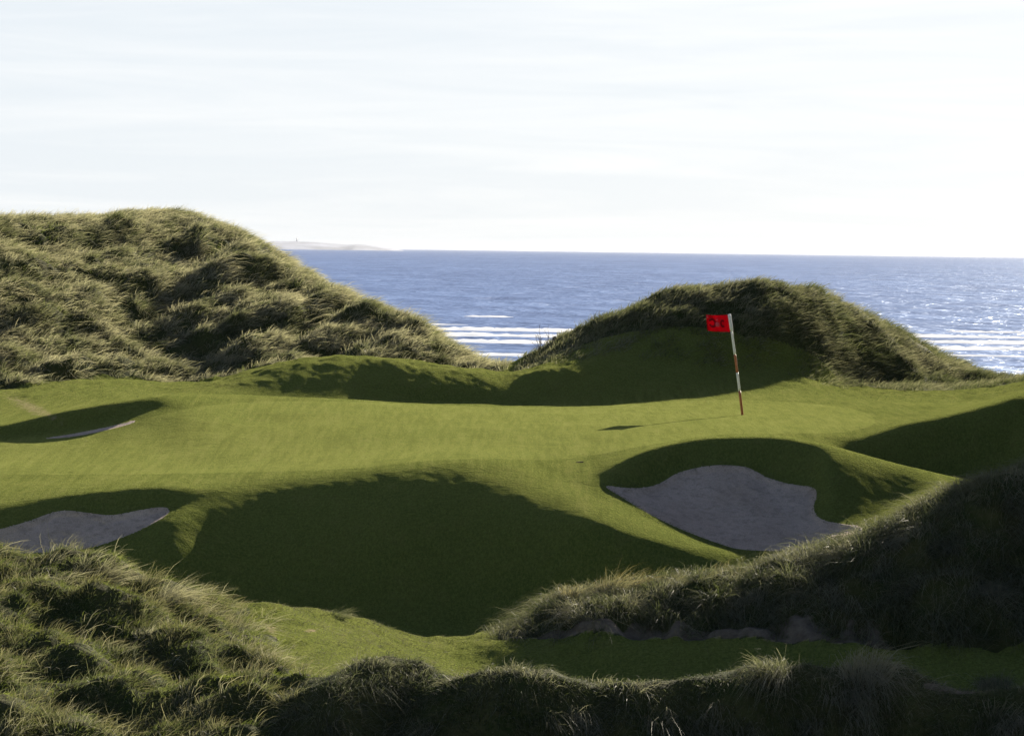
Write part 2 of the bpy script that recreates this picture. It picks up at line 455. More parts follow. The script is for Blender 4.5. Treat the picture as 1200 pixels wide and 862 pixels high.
# attribute: how sandy/worn the ground is
scar = m_fgm * sstep(1120, 980, PXG) * sstep(LN['strip'] + .30, LN['strip'] + .10, K + .10 * fbm(XX / .5, YY / .5, 50, 3)) * sstep(LN['strip'] - .05, LN['strip'] + .02, K)
scar = np.maximum(scar, sstep(.86, 1.0, m_fgr) * .0)
ang = (PPX - 1120) / 55
scar = np.maximum(scar, np.exp(-((PPX - 1112) / 38) ** 2 - ((PPY - 806 - (PPX - 1112) * .12) / 6) ** 2) * (YY > 27) * (YY < 34))
for (cx, cy, ax, ay, sl_) in ((38, 478, 60, 13, .45), (318, 738, 14, 14, .9), (285, 744, 10, 7, 0), (365, 738, 14, 4, 0)):
    scar = np.maximum(scar, .55 * np.exp(-((PPX - cx) / ax) ** 2 - ((PPY - cy - (PPX - cx) * sl_) / ay) ** 2) * (YY < 75))
scar = np.clip(scar, 0, 1)


def mesh_from(name, V, faces=None, tris=None, mat=None, normals=None, attrs=None, smooth=True, parent=None):
    me = bpy.data.meshes.new(name)
    fa = faces if faces is not None else tris
    k = fa.shape[1]
    me.vertices.add(len(V))
    me.vertices.foreach_set('co', np.ascontiguousarray(V, np.float32).ravel())
    me.loops.add(fa.size)
    me.loops.foreach_set('vertex_index', np.ascontiguousarray(fa, np.int32).ravel())
    me.polygons.add(len(fa))
    me.polygons.foreach_set('loop_start', np.arange(0, fa.size, k, dtype=np.int32))
    if smooth:
        me.polygons.foreach_set('use_smooth', np.ones(len(fa), bool))
    me.update(calc_edges=True)
    for an, (kind, val) in (attrs or {}).items():
        a = me.attributes.new(an, kind, 'POINT')
        a.data.foreach_set('value' if kind == 'FLOAT' else 'color', np.ascontiguousarray(val, np.float32).ravel())
    if normals is not None:
        me.normals_split_custom_set_from_vertices(normals.astype(np.float32).tolist())
    if mat:
        me.materials.append(mat)
    o = bpy.data.objects.new(name, me)
    COL.objects.link(o)
    if parent:
        o.parent = parent
    return o


def props(o, label=None, cat=None, kind=None, group=None):
    if label:
        o['label'] = label
    if cat:
        o['category'] = cat
    if kind:
        o['kind'] = kind
    if group:
        o['group'] = group
    return o


# ------------------------------------------------------------------ ground materials
def turf_mat(name, c1, c2, worn, bumpd, mott=1.0):
    m, n = newmat(name)
    p = n.pos()
    big = n.noise(p, .35, 3)
    mid = n.noise(p, 2.6, 4, .6)
    st = n.noise(n.mapv(p, (1.0, 2.4, 2.4)), 9.0, 4, .65)
    fine = n.noise(p, 42, 3, .7)
    f = n.math('ADD', n.math('MULTIPLY', big, .5), n.math('ADD', n.math('MULTIPLY', mid, .35), n.math('MULTIPLY', st, .3)))
    col = n.mix(n.rng(f, .44, .72), c1, c2)
    col = n.mix(n.rng(mid, .56, .76, 0, .5 * mott), col, worn)
    vf = n.noise(n.mapv(p, (1, .55, .55)), 26, 3, .75)
    col = n.mix(n.rng(fine, .35, .7, .0, .6), col, tuple(x * .45 for x in c1))
    col = n.mix(n.rng(vf, .42, .68, .0, .55), col, tuple(x * 1.45 for x in c2))
    gr = n.math('ADD', n.math('MULTIPLY', n.noise(n.mapv(p, (9, .75, 2)), 1.0, 3, .6), .6), n.math('MULTIPLY', n.noise(n.mapv(p, (2.2, .28, 1)), 1.0, 3, .6), .4))
    nz = n.n('ShaderNodeSeparateXYZ', ins={'Vector': n.n('ShaderNodeNewGeometry').outputs['Normal']}).outputs['Z']
    gr = n.math('ADD', .51, n.math('MULTIPLY', n.math('SUBTRACT', gr, .51), n.rng(nz, .93, .985)))
    col = n.mix(n.rng(gr, .40, .50, .6 * mott, 0), col, tuple(x * .62 for x in c1))
    col = n.mix(n.rng(gr, .52, .64, 0, .55 * mott), col, tuple(x * y for x, y in zip(c2, (1.35, 1.25, 1.5))))
    sc = n.n('ShaderNodeAttribute', attribute_name='scar').outputs['Fac']
    sand = n.mix(n.rng(n.noise(p, 6, 4, .7), .35, .65), (.20, .155, .10), (.34, .27, .18))
    brk = n.rng(n.math('ADD', sc, n.math('MULTIPLY', n.math('SUBTRACT', n.noise(p, 9, 4, .7), .5), 1.0)), .42, .62)
    col = n.mix(n.math('MULTIPLY', brk, n.rng(sc, .02, .2)), col, sand)
    h = n.math('ADD', n.math('MULTIPLY', st, .7), n.math('MULTIPLY', vf, .6))
    h = n.math('ADD', h, n.math('MULTIPLY', mid, .6))
    b = n.n('ShaderNodeBump', ins={'Height': h, 'Distance': bumpd, 'Strength': 1.0}).outputs[0]
    d = n.n('ShaderNodeBsdfPrincipled', ins={'Base Color': col, 'Roughness': .75, 'Normal': b, 'Specular IOR Level': .0, 'Sheen Weight': .16, 'Sheen Roughness': .4, 'Sheen Tint': (.85, .9, .25, 1)})
    out(n, d.outputs[0])
    return m


M_FAIR = turf_mat('mown_turf', (.092, .121, .029), (.135, .152, .040), (.16, .155, .055), .05)
M_GREEN = turf_mat('green_turf', (.098, .125, .031), (.139, .155, .042), (.17, .16, .06), .026, .8)


def thatch_mat():
    m, n = newmat('dune_thatch')
    p = n.pos()
    a, b2 = n.noise(p, 1.3, 4, .6), n.noise(p, 14, 4, .7)
    col = n.mix(n.rng(a, .38, .64), (.030, .044, .012), (.060, .062, .022))
    col = n.mix(n.rng(b2, .45, .7, 0, .7), col, (.085, .075, .036))
    sc = n.n('ShaderNodeAttribute', attribute_name='scar').outputs['Fac']
    sand = n.mix(n.rng(n.noise(p, 6, 4, .7), .35, .65), (.11, .088, .07), (.20, .165, .125))
    brk = n.rng(n.math('ADD', sc, n.math('MULTIPLY', n.math('SUBTRACT', n.noise(p, 7, 4, .7), .5), .9)), .40, .60)
    col = n.mix(n.math('MULTIPLY', brk, n.rng(sc, .02, .2)), col, sand)
    h = n.math('ADD', n.math('MULTIPLY', b2, .5), n.math('MULTIPLY', n.noise(p, 4, 3), .8))
    b = n.n('ShaderNodeBump', ins={'Height': h, 'Distance': .07}).outputs[0]
    out(n, n.n('ShaderNodeBsdfPrincipled', ins={'Base Color': col, 'Roughness': .9, 'Normal': b, 'Specular IOR Level': .05}).outputs[0])
    return m


def sand_mat():
    m, n = newmat('bunker_sand')
    p = n.pos()
    a, b2, c = n.noise(p, 1.4, 4), n.noise(p, 7, 5, .65), n.noise(p, 60, 2, .7)
    col = n.mix(n.rng(a, .35, .65), (.58, .45, .365), (.70, .555, .46))
    col = n.mix(n.rng(b2, .48, .72, 0, .7), col, (.32, .255, .20))
    col = n.mix(n.rng(c, .35, .65, 0, .5), col, (.24, .20, .155))
    pits = n.rng(n.n('ShaderNodeTexVoronoi', ins={'Vector': p, 'Scale': 2.6, 'Randomness': 1.0}).outputs['Distance'], .02, .22)
    h = n.math('ADD', n.math('MULTIPLY', b2, .8), n.math('ADD', n.math('MULTIPLY', c, .2), n.math('MULTIPLY', pits, .55)))
    b = n.n('ShaderNodeBump', ins={'Height': h, 'Distance': .08}).outputs[0]
    out(n, n.n('ShaderNodeBsdfPrincipled', ins={'Base Color': col, 'Roughness': .95, 'Normal': b, 'Specular IOR Level': .1}).outputs[0])
    return m


M_THATCH, M_SAND = thatch_mat(), sand_mat()

# ------------------------------------------------------------------ cut the sheet into its surfaces
idx = np.arange(NU * NY).reshape(NU, NY)
quads = np.stack([idx[:-1, :-1], idx[1:, :-1], idx[1:, 1:], idx[:-1, 1:]], -1)
reg = np.zeros((NU - 1, NY - 1), int)                     # 0 rough ground / fairway
reg[(fc(s_fl) > 0)] = 7
reg[(fc(s_fr) > 0)] = 6
reg[(fc(s_fm) > 0)] = 5
reg[(fc(s_dl) > 0)] = 2
reg[(fc(s_dr) > 0) & (fc(s_dl) <= 0)] = 3
reg[(fc(m_off) > .5)] = 3
reg[fc(s_green) > 0] = 1
reg[fc(s_right) > 0] = 8
reg[fc(s_left) > 0] = 9
reg[fc(s_far) > 0] = 10
ALLV = np.stack([XX, YY, HH], -1).reshape(-1, 3)
ALLN = NRM.reshape(-1, 3)
ALLS = scar.reshape(-1)
SURF = {0: ('ground', M_FAIR), 1: ('putting_green', M_GREEN), 2: ('hill', M_THATCH), 3: ('hill', M_THATCH), 5: ('hill', M_THATCH), 6: ('hill', M_THATCH), 7: ('hill', M_THATCH),
        8: ('sand_bunker', M_SAND), 9: ('sand_bunker', M_SAND), 10: ('sand_bunker', M_SAND)}
LAB = {8: 'large kidney-shaped sand bunker cut into the bank in front of the flag', 9: 'sand bunker with dark turf lip at the left edge of the photo',
       10: 'thin sliver of sand bunker under the dark turf bank below the big grassy dune'}
for r, (nm, mt) in SURF.items():
    q = quads[reg == r]
    used, inv = np.unique(q, return_inverse=True)
    o = mesh_from(nm, ALLV[used], faces=inv.reshape(q.shape), mat=mt, normals=ALLN[used], attrs={'scar': ('FLOAT', ALLS[used])})
    if r in LAB:
        props(o, LAB[r], 'bunker')
    else:
        props(o, kind='structure')

# ------------------------------------------------------------------ grass
def blade_mat(name, trans=.35):
    m, n = newmat(name)
    c = n.n('ShaderNodeAttribute', attribute_name='tint').outputs['Color']
    d = n.n('ShaderNodeBsdfDiffuse', ins={'Color': c})
    t = n.n('ShaderNodeBsdfTranslucent', ins={'Color': n.mix(.5, c, (.95, 1.0, .5), 'MULTIPLY')})
    mx = n.n('ShaderNodeMixShader', ins={0: trans})
    n.t.links.new(d.outputs[0], mx.inputs[1])
    n.t.links.new(t.outputs[0], mx.inputs[2])
    g = n.n('ShaderNodeBsdfGlossy', ins={'Color': (1, 1, 1, 1), 'Roughness': .45})
    m2 = n.n('ShaderNodeMixShader', ins={0: .02})
    n.t.links.new(mx.outputs[0], m2.inputs[1])
    n.t.links.new(g.outputs[0], m2.inputs[2])
    out(n, m2.outputs[0])
    return m


M_BLADE = blade_mat('marram_blade', .5)
M_SHORT = blade_mat('turf_blade', .25)
WIND = np.array([.85, -.1, 0.0])


def unit(v):
    return v / np.maximum(np.linalg.norm(v, axis=-1, keepdims=True), 1e-9)


def blades(base, d0, L, W, bend, col, tip, segs=3):
    """curved tapering strips: base (n,3), first direction d0, bend (n,3) how far the tip is carried off in units of length"""
    n = len(base)
    side = np.cross(d0, unit(rng.normal(size=(n, 3))))
    side = unit(side)
    ts = [0, .38, .72] if segs == 3 else [0, .5] if segs == 2 else [0]
    rows, cols = [], []
    for t in ts + [1.0]:
        c = base + L[:, None] * (d0 * t * (1 - .18 * t) + bend * t * t)
        cc = col * (1 - t * t) + tip * t * t
        if t < 1:
            w_ = (W * (1 - .75 * t * t))[:, None] * .5
            rows += [c - side * w_, c + side * w_]
            cols += [cc, cc]
        else:
            rows.append(c)
            cols.append(cc)
    k = len(rows)
    V = np.stack(rows, 1).reshape(-1, 3)
    Cc = np.concatenate([np.stack(cols, 1).reshape(-1, 3), np.ones((n * k, 1))], 1)
    f = []
    for s in range(len(ts) - 1):
        a = 2 * s
        f += [(a, a + 1, a + 3), (a, a + 3, a + 2)]
    f.append((k - 3, k - 2, k - 1))
    Fa = (np.arange(n)[:, None, None] * k + np.array(f)[None]).reshape(-1, 3)
    return V, Fa, Cc


def join(parts):
    V, Fa, Cc, o = [], [], [], 0
    for v, f, c in parts:
        V.append(v)
        Fa.append(f + o)
        Cc.append(c)
        o += len(v)
    return np.concatenate(V), np.concatenate(Fa), np.concatenate(Cc)


def scatter(mask, dens, px0, px1, y0, y1, clump=None):
    """random ground points, dens per square metre where mask is 1"""
    u0, u1 = (px0 - 600) / F, (px1 - 600) / F
    area = (u1 - u0) * (y1 * y1 - y0 * y0) / 2
    n = int(area * dens)
    u = rng.uniform(u0, u1, n)
    y = np.sqrt(rng.uniform(y0 * y0, y1 * y1, n))
    x = u * y
    keep = rng.random(n) < gsample(mask, x, y)
    if clump:
        cn = fbm(x / clump[0], y / clump[0], 60 + int(y0), 2)
        keep &= rng.random(n) < sstep(clump[1], clump[2], cn)
    x, y = x[keep], y[keep]
    return np.stack([x, y, height(x, y)], -1)


GREEN_B = np.array([.085, .105, .030])
DARK_B = np.array([.045, .062, .026])
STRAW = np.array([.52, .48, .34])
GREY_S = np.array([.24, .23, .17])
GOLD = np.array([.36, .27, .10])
FRESH = np.array([.11, .14, .030])


def tone(x, y, seed, sc):
    return np.clip(.5 + .75 * fbm(x / sc, y / sc, seed, 3), 0, 1)


def marram(P, nb, L, W, rad, splay, wind, down=0.0, straw=.4, seed=70, lean=None, tipc=STRAW, greenc=GREEN_B, segs=3, tsc=1.6, tipmix=.55, jit=.2):
    """clumps at P, nb blades each"""
    n = len(P)
    nrm = unit(np.stack([gsample(NRM[..., k], P[:, 0], P[:, 1]) for k in range(3)], -1))
    i = np.repeat(np.arange(n), nb)
    m = len(i)
    cs = rng.uniform(.65, 1.25, n)[i]                    # clump size
    ang = rng.uniform(0, 2 * np.pi, m)
    r = np.sqrt(rng.random(m))
    off = np.stack([np.cos(ang), np.sin(ang), 0 * ang], -1) * r[:, None]
    b = P[i] + off * (rad * cs)[:, None]
    b[:, 2] = height(b[:, 0], b[:, 1]) - .02
    up = unit(np.array([0, 0, 1.0]) * .75 + nrm[i] * .5)
    d0 = unit(up + off * splay + rng.normal(size=(m, 3)) * jit + rng.normal(size=(n, 3))[i] * jit * .8 + WIND * wind * .35)
    ln = L * cs * rng.uniform(.55, 1.1, m)
    g = np.stack([nrm[i][:, 0], nrm[i][:, 1], -.5 + 0 * ang], -1)
    bend = WIND * wind * rng.uniform(.5, 1.3, m)[:, None] + np.array([0, 0, -1.0]) * rng.uniform(.12, .5, m)[:, None] + g * down * rng.uniform(.5, 1.2, m)[:, None] + rng.normal(size=(m, 3)) * .10
    a = np.clip(tone(P[:, 0], P[:, 1], seed, tsc)[i] * straw * 1.6 + rng.normal(size=m) * .18, 0, 1)[:, None]
    dk = tone(P[:, 0], P[:, 1], seed + 9, tsc * .5)[i][:, None]
    col = (greenc * dk + DARK_B * (1 - dk)) * (1 - a) + GREY_S * a
    col = col * rng.uniform(.75, 1.2, m)[:, None]
    tm = np.clip(tipmix * (.35 + a) + rng.normal(size=m)[:, None] * .12, 0, 1)
    tp = col * (1 - tm) + tipc * tm
    return blades(b, d0, ln, np.full(m, W) * rng.uniform(.7, 1.3, m), bend, col, tp, segs)


def stuff(name, parts, label, mat=None):
    v, f, c = join(parts)
    o = mesh_from(name, v, tris=f, mat=mat or M_BLADE, attrs={'tint': ('FLOAT_COLOR', c)}, smooth=False)
    return props(o, label, 'grass', 'stuff')


# the big dune on the left
P1 = scatter(m_left, 24, -260, 600, 62, 98, (1.0, -.5, .3))
P2 = scatter(m_left, 8, -260, 600, 62, 98)
P3 = scatter(m_left, 7, -260, 600, 62, 98, (.9, -.15, .35))
stuff('marram_grass', [marram(P3, 26, .55, .0115, .15, .6, .5, .3, 1.3, 92, tipc=np.array([.78, .70, .50]), tipmix=.9, jit=.3), marram(P1, 24, .44, .0115, .15, .55, .4, .15, .75, 70, tipc=STRAW * 1.4, tipmix=.8, tsc=1.1, greenc=np.array([.16, .168, .085])), marram(P2, 16, .34, .014, .2, .6, .4, .1, .25, 71, greenc=FRESH)],
      'thick pale marram grass on the big dune at the far left')
# the round dune behind the flag
P1 = scatter(m_right, 24, 590, 1480, 71.5, 83, (.9, -.7, -.05))
P2 = scatter(m_right, 14, 590, 1480, 71.5, 83)
P3 = scatter(f_right * (1 - m_right * .7), 60, 600, 1020, 69, 76, (.8, -.6, .2))
stuff('marram_grass', [marram(P1, 22, .38, .0115, .14, .5, .45, .15, .45, 72, greenc=GREEN_B), marram(P2, 14, .24, .013, .2, .6, .4, .1, .15, 73, tipmix=.35),
                       marram(P3, 14, .28, .012, .16, .6, .4, .15, .45, 87)],
      'windblown marram grass over the rounded dune behind the flag')
# unseen dune beyond the right edge, added and raised to shade the foreground
P1 = scatter(m_off, 16, 1215, 1720, 41, 80, (.9, -.7, 0))
stuff('marram_grass', [marram(P1, 22, .45, .012, .15, .55, .4, .15, .5, 94)], 'marram grass on the unseen dune added past the right edge')
# foreground, left
P1 = scatter(m_fgl, 20, -260, 420, 25.5, 37.5, (.55, -.55, .25))
P2 = scatter(m_fgl, 70, -260, 420, 25.5, 37.5)
P3 = scatter(m_fgl, 8, -260, 420, 25.5, 37.5, (.6, .05, .5))
P4 = scatter(m_fgl, 3, -260, 420, 25.5, 37.5)
stuff('marram_grass', [marram(P4, 5, .5, .005, .06, .3, .3, .05, 1.6, 93, tipc=np.array([.70, .64, .46]), jit=.3, tipmix=.9), marram(P1, 34, .32, .0055, .11, .6, .22, .12, .36, 74, tsc=.6, greenc=np.array([.11, .112, .036]), tipc=STRAW * np.array([1, .9, .75])), marram(P2, 22, .14, .0065, .10, .7, .35, .05, .2, 75, greenc=FRESH * np.array([1.5, 1.4, 1.1]), tsc=.7, tipc=FRESH * 2.0),
                       marram(P3, 30, .42, .005, .12, .75, .4, .1, .9, 76, tsc=.8, tipc=STRAW, jit=.3)],
      'green and straw-coloured rough grass on the hummock at the lower left')
# foreground, right mound: combed, hanging thatch, standing golden stems along its top
k_m = LN['mound']
P1 = scatter(m_fgm * (1 - scar * .97) * sstep(k_m + .25, k_m - .1, K), 46, 580, 1480, 36.3, 41.5)
crest_m = m_fgm * sstep(k_m - .45, k_m - .05, K)
P2 = scatter(crest_m, 24, 600, 900, 36.3, 41.5, (.55, -.1, .4))
P3 = scatter(crest_m, 10, 880, 1480, 36.3, 41.5, (.5, 0, .4))
stuff('marram_grass', [marram(P1, 30, .55, .006, .12, .4, .1, 1.1, .55, 77, tsc=.6, tipmix=.35, tipc=GREY_S), marram(P2, 26, .36, .0055, .09, .45, .45, 0, .8, 78, tipc=GOLD, tsc=.5),
                       marram(P3, 22, .38, .0055, .1, .5, .3, .25, .6, 79, tsc=.5)],
      'shaded hanging marram grass on the steep bank at the right')
# foreground, bottom ridge; shade on the crest put in as darker blade colours
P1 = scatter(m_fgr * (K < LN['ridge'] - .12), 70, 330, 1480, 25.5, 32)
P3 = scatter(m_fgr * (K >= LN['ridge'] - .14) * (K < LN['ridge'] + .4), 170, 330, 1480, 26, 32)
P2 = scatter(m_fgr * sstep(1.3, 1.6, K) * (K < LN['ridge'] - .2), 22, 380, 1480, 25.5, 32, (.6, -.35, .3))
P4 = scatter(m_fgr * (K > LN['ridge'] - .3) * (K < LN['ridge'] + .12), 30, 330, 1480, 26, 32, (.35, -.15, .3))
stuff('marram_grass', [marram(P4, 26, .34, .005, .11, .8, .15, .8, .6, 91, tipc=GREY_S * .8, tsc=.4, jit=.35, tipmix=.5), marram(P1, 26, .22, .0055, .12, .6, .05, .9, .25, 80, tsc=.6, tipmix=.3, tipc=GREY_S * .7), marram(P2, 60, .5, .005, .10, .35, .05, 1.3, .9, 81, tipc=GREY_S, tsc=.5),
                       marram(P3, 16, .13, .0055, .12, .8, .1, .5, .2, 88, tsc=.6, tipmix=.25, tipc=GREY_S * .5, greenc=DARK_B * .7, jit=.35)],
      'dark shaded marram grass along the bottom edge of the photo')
# short rough on the lit slope, the strip and the banks
near_t = np.clip(turf - scar, 0, 1) * (K < LN['strip'] + .35)
P1 = scatter(near_t, 900, 200, 640, 30, 39.5)
P2 = scatter(near_t * (PXG > 560), 260, 560, 1300, 30, 39)
P3 = scatter(near_t, 14, 220, 560, 30, 39, (.5, -.1, .4))
bank_t = turf * (sandS < -.6) * sstep(LN['hollow'] - .2, LN['hollow'] + .2, K) * (K < LN['behind'] - .4)
P4 = scatter(bank_t, 420, -60, 1260, 44, 53)
far_t = turf * (K > LN['back'] + .15) * (YY < 76)
P5 = scatter(far_t, 260, -60, 1260, 61, 76)
one = lambda P, nb, L, W, st, sd, gc, tp: marram(P, nb, L, W, .05, .8, .25, .05, st, sd, greenc=gc, tipc=tp, segs=2, tsc=.9, tipmix=.4)
P6 = scatter(turf * (sandS < .5) * (sandS > -5), 700, -60, 1060, 46, 53)
stuff('short_grass', [one(P6, 4, .07, .008, .15, 89, GREEN_B, FRESH * 1.3), one(P1, 5, .06, .006, .5, 82, FRESH * np.array([1.15, 1, 1]), STRAW * .7), one(P2, 5, .05, .007, .2, 83, GREEN_B, GREEN_B * 1.4), one(P3, 16, .13, .005, .7, 84, FRESH, STRAW),
                      one(P4, 3, .035, .009, .12, 85, GREEN_B, GREEN_B * 1.4), one(P5, 3, .05, .012, .2, 86, GREEN_B, FRESH * 1.3)],
      'short cut grass on the banks round the green and the near strip', M_SHORT)


def ground_at(px, py, y0=24.0, y1=90.0):
    y = np.arange(y0, y1, .01)
    d = fw + rt * (px - 600) / F - up * (py - 431) / F
    p = EYE + d[None] * (y / d[1])[:, None]
    h = height(p[:, 0], p[:, 1])
    i = np.nonzero(p[:, 2] < h)[0]
    return p[i[0]] if len(i) else p[-1]


def tussock(px, py, label, nb, L, W, rad, splay, wind, down, straw, tipc, group=None, greenc=GREEN_B):
    p = ground_at(px, py)
    v, f, c = marram(p[None], nb, L, W, rad, splay, wind, down, straw, int(px), greenc=greenc, tipc=tipc, tipmix=.8)
    o = mesh_from('marram_tussock', v - p, tris=f, mat=M_BLADE, attrs={'tint': ('FLOAT_COLOR', c)}, smooth=False)
    o.location = p
    return props(o, label, 'grass tuft', group='grass tussocks standing out in the foreground')


tussock(196, 706, 'feathery brown plume of grass leaning right against the dark bank', 420, .56, .0045, .13, .65, .75, 0, 1.0, STRAW)
tussock(128, 676, 'smaller brown feathery tuft just below the left bunker sand', 260, .42, .0045, .12, .6, .7, 0, .95, STRAW)
tussock(98, 668, 'loose tuft of tall thin stems in front of the left bunker', 90, .42, .0045, .10, .35, .3, 0, .9, STRAW)
tussock(170, 742, 'pale bleached tuft in the hollow below the feathery plume', 160, .24, .0055, .13, .8, .3, .1, 1.2, np.array([.5, .48, .36]))
tussock(396, 722, 'small dark wispy tuft alone on the crest of the lit slope', 110, .24, .004, .07, .6, .6, 0, .6, STRAW)
tussock(668, 700, 'golden tuft with white stalks near the tip of the right bank', 170, .38, .005, .12, .5, .3, 0, 1.0, GOLD)
tussock(716, 692, 'tall golden tuft standing highest on the near right bank', 260, .50, .005, .11, .45, .5, 0, .9, GOLD)
tussock(746, 690, 'golden brown tuft leaning right, second beside the tallest one', 220, .46, .005, .11, .5, .7, 0, .9, GOLD)
tussock(826, 680, 'bent white stalks on the right bank below the big bunker', 60, .34, .006, .14, .9, .3, .25, 1.4, np.array([.62, .58, .46]))
tussock(610, 742, 'rounded dark tuft at the pointed end of the right bank', 260, .34, .0055, .13, .5, .1, .6, .35, GREY_S)
tussock(905, 796, 'long drooping pale tussock like combed hair at the bottom', 420, .75, .005, .12, .45, -.2, 1.0, 1.0, STRAW)
tussock(1015, 792, 'broad drooping brown tussock on the bottom ridge beside sandy patch', 460, .70, .005, .18, .5, .2, .9, .9, GREY_S)
tussock(1168, 806, 'hanging bleached tussock in the bottom right corner', 420, .62, .005, .16, .5, .2, .9, 1.1, STRAW)

# ------------------------------------------------------------------ flagstick
def mesh_obj(name, V, Fc, mat, parent=None, smooth=True):
    me = bpy.data.meshes.new(name)
    me.from_pydata([tuple(map(float, v)) for v in V], [], [tuple(map(int, f)) for f in Fc])
    for p in me.polygons:
        p.use_smooth = smooth
    me.materials.append(mat)
    o = bpy.data.objects.new(name, me)
    COL.objects.link(o)
    if parent:
        o.parent = parent
    return o


def plain(name, col, rough=.5, spec=.4, nz=.12, scale=20):
    m, n = newmat(name)
    a = n.noise(n.pos(), scale, 3)
    c = n.mix(n.rng(a, .3, .7), tuple(x * (1 - nz) for x in col), tuple(min(1, x * (1 + nz)) for x in col))
    out(n, n.n('ShaderNodeBsdfPrincipled', ins={'Base Color': c, 'Roughness': rough, 'Specular IOR Level': spec}).outputs[0])
    return m


def tube(path, rads, seg=12, cap=True):
    path = [np.array(p, float) for p in path]
    V, Fc = [], []
    for i, p in enumerate(path):
        t = unit(path[min(i + 1, len(path) - 1)] - path[max(i - 1, 0)])
        a = unit(np.cross(t, np.array([0.0, 1, 0.1])))
        b = np.cross(t, a)
        for k in range(seg):
            th = 2 * math.pi * k / seg
            V.append(p + rads[i] * (a * math.cos(th) + b * math.sin(th)))
    for i in range(len(path) - 1):
        for k in range(seg):
            k2 = (k + 1) % seg
            Fc.append((i * seg + k, i * seg + k2, (i + 1) * seg + k2, (i + 1) * seg + k))
    if cap:
        Fc.append(tuple(range(seg - 1, -1, -1)))
        Fc.append(tuple((len(path) - 1) * seg + k for k in range(seg)))
    return V, Fc


M_WHITE = plain('white_paint', (.80, .79, .74), .4)
M_RUST = plain('rust_paint', (.40, .13, .045), .45)
base = ground_at(870, 486, 56, 66)
root = bpy.data.objects.new('golf_flagstick', None)
COL.objects.link(root)
root.location = base
props(root, 'leaning golf flagstick with a red flag and brown and white bands standing on the green', 'golf flag')
top = at(854.6, 368, base[1]) - base
Hs = top[2]


def stick(t):
    """leaning and slightly bowed"""
    return np.array([top[0] * (t + .10 * (t * t - t)), 0, Hs * t])


# bands of the pole, bottom to top, as fractions of its length
cuts = [(-.06, .24, 'R'), (.24, .42, 'W'), (.42, .60, 'R'), (.60, .825, 'W'), (.825, 1.0, 'W')]
for a, b, c in cuts:
    ts = np.linspace(a, b, 7)
    V, Fc = tube([stick(t) for t in ts], [.028 - .004 * t for t in ts])
    if b == 1.0:
        continue
    pb = mesh_obj('pole', V, Fc, M_RUST if c == 'R' else M_WHITE, root)
    pb['label'] = 'rust brown band of the pole' if c == 'R' else 'white band of the pole'
V, Fc = tube([stick(.822), stick(.83), stick(.84)], [.024, .026, .022])
mesh_obj('ferrule', V, Fc, M_WHITE, root)
V, Fc = tube([stick(t) for t in (.84, .88, .92, .96, 1.0)], [.033, .036, .035, .036, .034])
sl_o = mesh_obj('sleeve', V, Fc, plain('white_cloth', (.8, .8, .8), .8, .1), root)

mf, n = newmat('red_cloth')
a = n.noise(n.pos(), 14, 3)
c = n.mix(n.rng(a, .3, .7), (.40, .006, .02), (.50, .010, .03))
mx = n.n('ShaderNodeMixShader', ins={0: .5})
n.t.links.new(n.n('ShaderNodeBsdfDiffuse', ins={'Color': c}).outputs[0], mx.inputs[1])
n.t.links.new(n.n('ShaderNodeBsdfTranslucent', ins={'Color': c}).outputs[0], mx.inputs[2])
out(n, mx.outputs[0])


def cloth(u, v, off=0.0):
    """flag cloth: u 0 at the sleeve to 1 at the fly, v 0 bottom to 1 top"""
    p0 = stick(.825 + .168 * v)
    e = np.array([-.485 * u - .025 * u * v * 0 + .02 * u * (v - .5), -.10 * u, .02 * u * (1 - v) - .012 * math.sin(3 * u)])
    e[1] += .035 * u * math.sin(8.5 * u + 2.2 * v) + .012 * u * math.sin(17 * u - 4 * v)
    return p0 + np.array([-.033, 0, 0]) + e + np.array([0, off, 0])


nu, nv = 30, 18
V, Fc = [], []
for s_ in (-.002, .002):
    for i in range(nu + 1):
        for j in range(nv + 1):
            V.append(cloth(i / nu, j / nv, s_))
NQ = (nu + 1) * (nv + 1)
for i in range(nu):
    for j in range(nv):
        a = i * (nv + 1) + j
        Fc += [(a, a + nv + 1, a + nv + 2, a + 1), (NQ + a, NQ + a + 1, NQ + a + nv + 2, NQ + a + nv + 1)]
edge = [i * (nv + 1) for i in range(nu + 1)] + [nu * (nv + 1) + j for j in range(1, nv + 1)] + [i * (nv + 1) + nv for i in range(nu - 1, -1, -1)] + list(range(nv - 1, 0, -1))
for k in range(len(edge)):
    a, b = edge[k], edge[(k + 1) % len(edge)]
    Fc.append((a, NQ + a, NQ + b, b))
flag = mesh_obj('flag', V, Fc, mf, root)


def decal(name, ring, mat, off):
    """a patch sewn on the cloth, ring: outline polygons as (u, v) quads"""
    V, Fc = [], []
    for q in ring:
        o = len(V)
        V += [cloth(u, v, off) for u, v in q]
        m = len(q)
        V += [cloth(u, v, off + .0015) for u, v in q]
        Fc += [tuple(o + k for k in range(m)), tuple(o + 2 * m - 1 - k for k in range(m))]
        Fc += [(o + k, o + m + k, o + m + (k + 1) % m, o + (k + 1) % m) for k in range(m)]
    return mesh_obj(name, V, Fc, mat, flag)


def arc(cx, cy, rx, ry, wd, a0, a1, k):
    q = []
    for i in range(k):
        t0, t1 = a0 + (a1 - a0) * i / k, a0 + (a1 - a0) * (i + 1) / k
        q.append([(cx + rx * math.cos(t) * s, cy + ry * math.sin(t) * s) for t, s in ((t0, 1), (t1, 1), (t1, 1 - wd), (t0, 1 - wd))])
    return q


